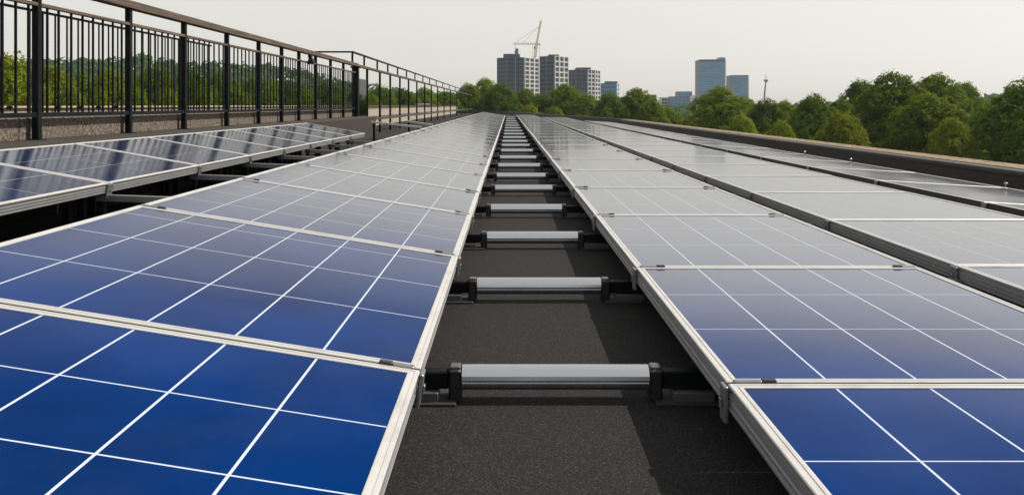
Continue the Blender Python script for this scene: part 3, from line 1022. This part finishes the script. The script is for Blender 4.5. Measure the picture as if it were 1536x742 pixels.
# crane, standing on the tower's roof
ct = empty('tower_crane', (bpos(803, D), D + 17, GZ + Ht), 'orange and white construction crane standing on the dark glazed tower', 'crane')
def lattice(mb_, p, q, w, n, r):
    p, q = Vector(p), Vector(q); d = (q - p).normalized()
    s1 = d.cross(Vector((0, 1, 0))).normalized(); s2 = d.cross(s1).normalized()
    cs = [(s1 * a + s2 * c) * w / 2 for a, c in ((-1, -1), (1, -1), (1, 1), (-1, 1))]
    for c in cs: mb_.bar(p + c, q + c, r)
    for i in range(n):
        a, b_ = p.lerp(q, i / n), p.lerp(q, (i + 1) / n)
        for j in range(4):
            mb_.bar(a + cs[j], b_ + cs[(j + 1) % 4], r * .7)
            mb_.bar(a + cs[j], a + cs[(j + 1) % 4], r * .7)
kk = (D + 17) / 1200
mb = MB(); lattice(mb, (0, 0, 0), (3.2 * kk, 0, 24 * kk), 1.6, 6, .36); mb.build('mast', M['crane_orange'], ct)
mb = MB(); lattice(mb, (3.2 * kk, 0, 24 * kk), (9.5 * kk, 0, 58 * kk), 1.15, 10, .28); mb.build('luffing_boom', M['crane_orange'], ct)
mb = MB(); lattice(mb, (-32 * kk, 0, 23 * kk), (9 * kk, 0, 23 * kk), 1.1, 14, .22); mb.build('jib', M['crane_white'], ct)
mb = MB(); mb.box(6 * kk, 9 * kk, -1, 1, 20.5 * kk, 22.2 * kk); mb.build('counterweight', M['crane_white'], ct)
mb = MB(); mb.cbox(-1.2 * kk, 1.0 * kk, -1.6, -.6 + .1, 15 * kk, 19 * kk, .2); mb.build('cab', M['facade_grey'], ct)
mb = MB()
for x1, z1 in ((-30, 24), (-18, 24)): mb.bar((8 * kk, 0, 50 * kk), (x1 * kk, 0, z1 * kk), .14)
mb.bar((-4 * kk, 0, 1 * kk), (-3 * kk, 0, 22.5 * kk), .14)
mb.bar((6.5 * kk, 0, 1 * kk), (8 * kk, 0, 20 * kk), .14)
mb.build('stay_cable', M['cable'], ct)
mb = MB(); mb.bar((-29 * kk, 0, 22 * kk), (-29 * kk, 0, 12 * kk), .22); mb.build('hoist_rope', M['cable'], ct)
mb = MB(); mb.cbox(-30.4 * kk, -27.6 * kk, -.8, .8, 9 * kk, 12 * kk, .2); mb.build('hook_block', M['facade_grey'], ct)

# middle tower
D = 640
t = building(832, D, 'square tower with dark banded glass and a sunlit cream gridded side')
k = D / 1200.0; Ht = btop(84.5, D)
A = [(-22 * k, 4), (-1 * k, -4), (21.5 * k, 12), (8 * k, 30), (-18 * k, 30)]
mb = MB(); mb.prism(A, 0, Ht); mb.build('wall', M['facade_blue'], t)
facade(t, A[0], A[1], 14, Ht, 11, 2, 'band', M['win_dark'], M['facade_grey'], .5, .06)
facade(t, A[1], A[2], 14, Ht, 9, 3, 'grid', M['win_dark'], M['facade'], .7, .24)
mb = MB(); mb.cbox(-9 * k, 7 * k, 4, 20, Ht + .01, Ht + 1.6, .3); mb.build('roof_plant', M['roof_blue'], t)
# wide round tower
D = 680
t = building(877, D, 'lower wide tower with a rounded front and horizontal balcony bands')
k = D / 1200.0; Ht = btop(105, D)
A = [(-25.5 * k, 4), (-13 * k, -4), (3 * k, -7), (15 * k, 0), (26 * k, 16), (14 * k, 30), (-20 * k, 30)]
mb = MB(); mb.prism(A, 0, Ht); mb.build('wall', M['facade_blue'], t)
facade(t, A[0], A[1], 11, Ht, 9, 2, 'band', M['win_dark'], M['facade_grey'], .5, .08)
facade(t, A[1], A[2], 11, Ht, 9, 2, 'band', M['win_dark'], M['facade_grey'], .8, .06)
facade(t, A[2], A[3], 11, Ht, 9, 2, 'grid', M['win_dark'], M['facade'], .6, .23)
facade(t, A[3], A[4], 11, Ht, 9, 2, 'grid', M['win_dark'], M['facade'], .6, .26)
mb = MB(); mb.cbox(-12 * k, 10 * k, 3, 20, Ht + .01, Ht + 2.2, .3); mb.build('roof_plant', M['roof_blue'], t)
# small glass block
D = 760
t = building(916, D, 'small blue glass block half hidden behind the trees')
k = D / 1200.0; Ht = btop(125, D)
A = [(-14 * k, 2), (8 * k, -3), (14 * k, 8), (6 * k, 26), (-12 * k, 26)]
mb = MB(); mb.prism(A, 0, Ht); mb.build('wall', M['facade_blue'], t)
facade(t, A[0], A[1], 14, Ht, 5, 3, 'band', M['win_blue'], M['facade_grey'], .4, .05)
facade(t, A[1], A[2], 14, Ht, 5, 1, 'band', M['win_blue'], M['facade'], .4, .08)
mb = MB(); mb.cbox(-7 * k, 11 * k, 3, 14, Ht + .01, Ht + 1.9, .2); mb.build('roof_plant', M['roof_blue'], t)
# tall glass tower
D = 900
t = building(1072, D, 'tallest blue glass tower with a pale narrow side')
k = D / 1200.0; Ht = btop(89.5, D)
A = [(-22.5 * k, 0), (14 * k, -4), (23.5 * k, 20), (10 * k, 34), (-20 * k, 30)]
mb = MB(); mb.prism(A, 0, Ht); mb.build('wall', M['facade_blue'], t)
facade(t, A[0], A[1], 20, Ht - 2.5, 15, 2, 'curtain', M['win_blue'], M['facade_blue'], .2, .015)
facade(t, A[1], A[2], 20, Ht, 6, 3, 'band', M['facade_white'], M['facade_white'], .9, .16)
mb = MB(); mb.cbox(7 * k, 17 * k, 2, 12, Ht + .01, Ht + 2.6, .3); mb.build('roof_plant', M['win_blue'], t)
# shorter glass tower
D = 940
t = building(1111, D, 'shorter blue glass tower beside the tallest one')
k = D / 1200.0; Ht = btop(113, D)
A = [(-14.5 * k, 0), (10 * k, -3), (15 * k, 16), (6 * k, 28), (-13 * k, 26)]
mb = MB(); mb.prism(A, 0, Ht); mb.build('wall', M['facade_blue'], t)
facade(t, A[0], A[1], 18, Ht - 1.5, 12, 2, 'curtain', M['win_blue'], M['facade_blue'], .2, .02)
facade(t, A[1], A[2], 18, Ht, 5, 2, 'band', M['facade_white'], M['facade_white'], .9, .2)
# low office group
def low_block(px, D_, w, top, label, wm, fm, nf, nc):
    t_ = building(px, D_, label)
    k_ = D_ / 1200.0; h_ = btop(top, D_)
    P = [(-w / 2 * k_, 0), (w * .36 * k_, -2), (w / 2 * k_, 9), (w * .3 * k_, 20), (-w * .45 * k_, 20)]
    m_ = MB(); m_.prism(P, 0, h_); m_.build('wall', fm, t_)
    facade(t_, P[0], P[1], h_ - 3.4 * nf, h_ - .4, nf, nc, 'curtain', wm, fm, .3, .06)
    facade(t_, P[1], P[2], h_ - 3.4 * nf, h_ - .4, nf, 1, 'band', wm, M['facade_white'], .3, .16)
    m_ = MB(); m_.prism([(x * .985, y + .15) for x, y in P], h_ + .01, h_ + .5); m_.build('roof_edge', M['facade_grey'], t_)
low_block(1029, 820, 46, 145.5, 'low wide glass office block left of the tallest tower', M['win_blue'], M['facade_blue'], 5, 6)
low_block(1029, 850, 23, 138, 'glass top storey block rising behind the low wide office', M['win_blue'], M['facade_grey'], 5, 4)
low_block(1046, 790, 9, 144, 'narrow pale annex between the low office and the tallest tower', M['win_blue'], M['facade_white'], 5, 1)
low_block(999, 860, 13, 147, 'tiny white building at the foot of the skyline', M['win_dark'], M['facade_white'], 3, 3)
low_block(979, 880, 14, 143, 'tiny dark block showing just above the trees', M['win_dark'], M['facade_blue'], 4, 2)
# slim mast
D = 800
t = empty('lattice_mast', (bpos(1149, D), D, GZ), 'slim dark mast with a small pod standing above the trees', 'mast')
k = D / 1200.0; Ht = btop(111, D)
mb = MB(); mb.tube([(-1.6, 0, 0), (-1.4, 0, Ht * .55), (0, 0, Ht - 10 * k)], [1.5, .85, .6], 10); mb.build('shaft', M['facade_grey'], t)
mb = MB(); z = Ht - 10.5 * k; mb.tube([(0, 0, z - 1.4), (0, 0, z), (0, 0, z + .9), (0, 0, z + 1.5)], [.8, 2.2, 2.2, .8], 14); mb.build('pod', M['facade_grey'], t)
mb = MB(); mb.tube([(0, 0, Ht - 9.2 * k), (0, 0, Ht)], [.4, .2], 8); mb.build('antenna', M['facade_grey'], t)

# ------------------------------------------------------------------ haze
mb = MB(); mb.box(-1150, 1150, -150, 1180, GZ - 1.5, 112)
hz_o = mb.build('haze', [])
hm = bpy.data.materials.new('haze_air'); hm.use_nodes = True
ht = hm.node_tree
for n in list(ht.nodes): ht.nodes.remove(n)
ho = ht.nodes.new('ShaderNodeOutputMaterial'); pv = ht.nodes.new('ShaderNodeVolumePrincipled')
pv.inputs['Color'].default_value = (.80, .90, 1.0, 1)
pv.inputs['Density'].default_value = .00012
pv.inputs['Anisotropy'].default_value = .2
ht.links.new(pv.outputs[0], ho.inputs['Volume'])
hz_o.data.materials.append(hm)
tag(hz_o, 'thin pale haze over the city', 'haze', None, 'stuff')
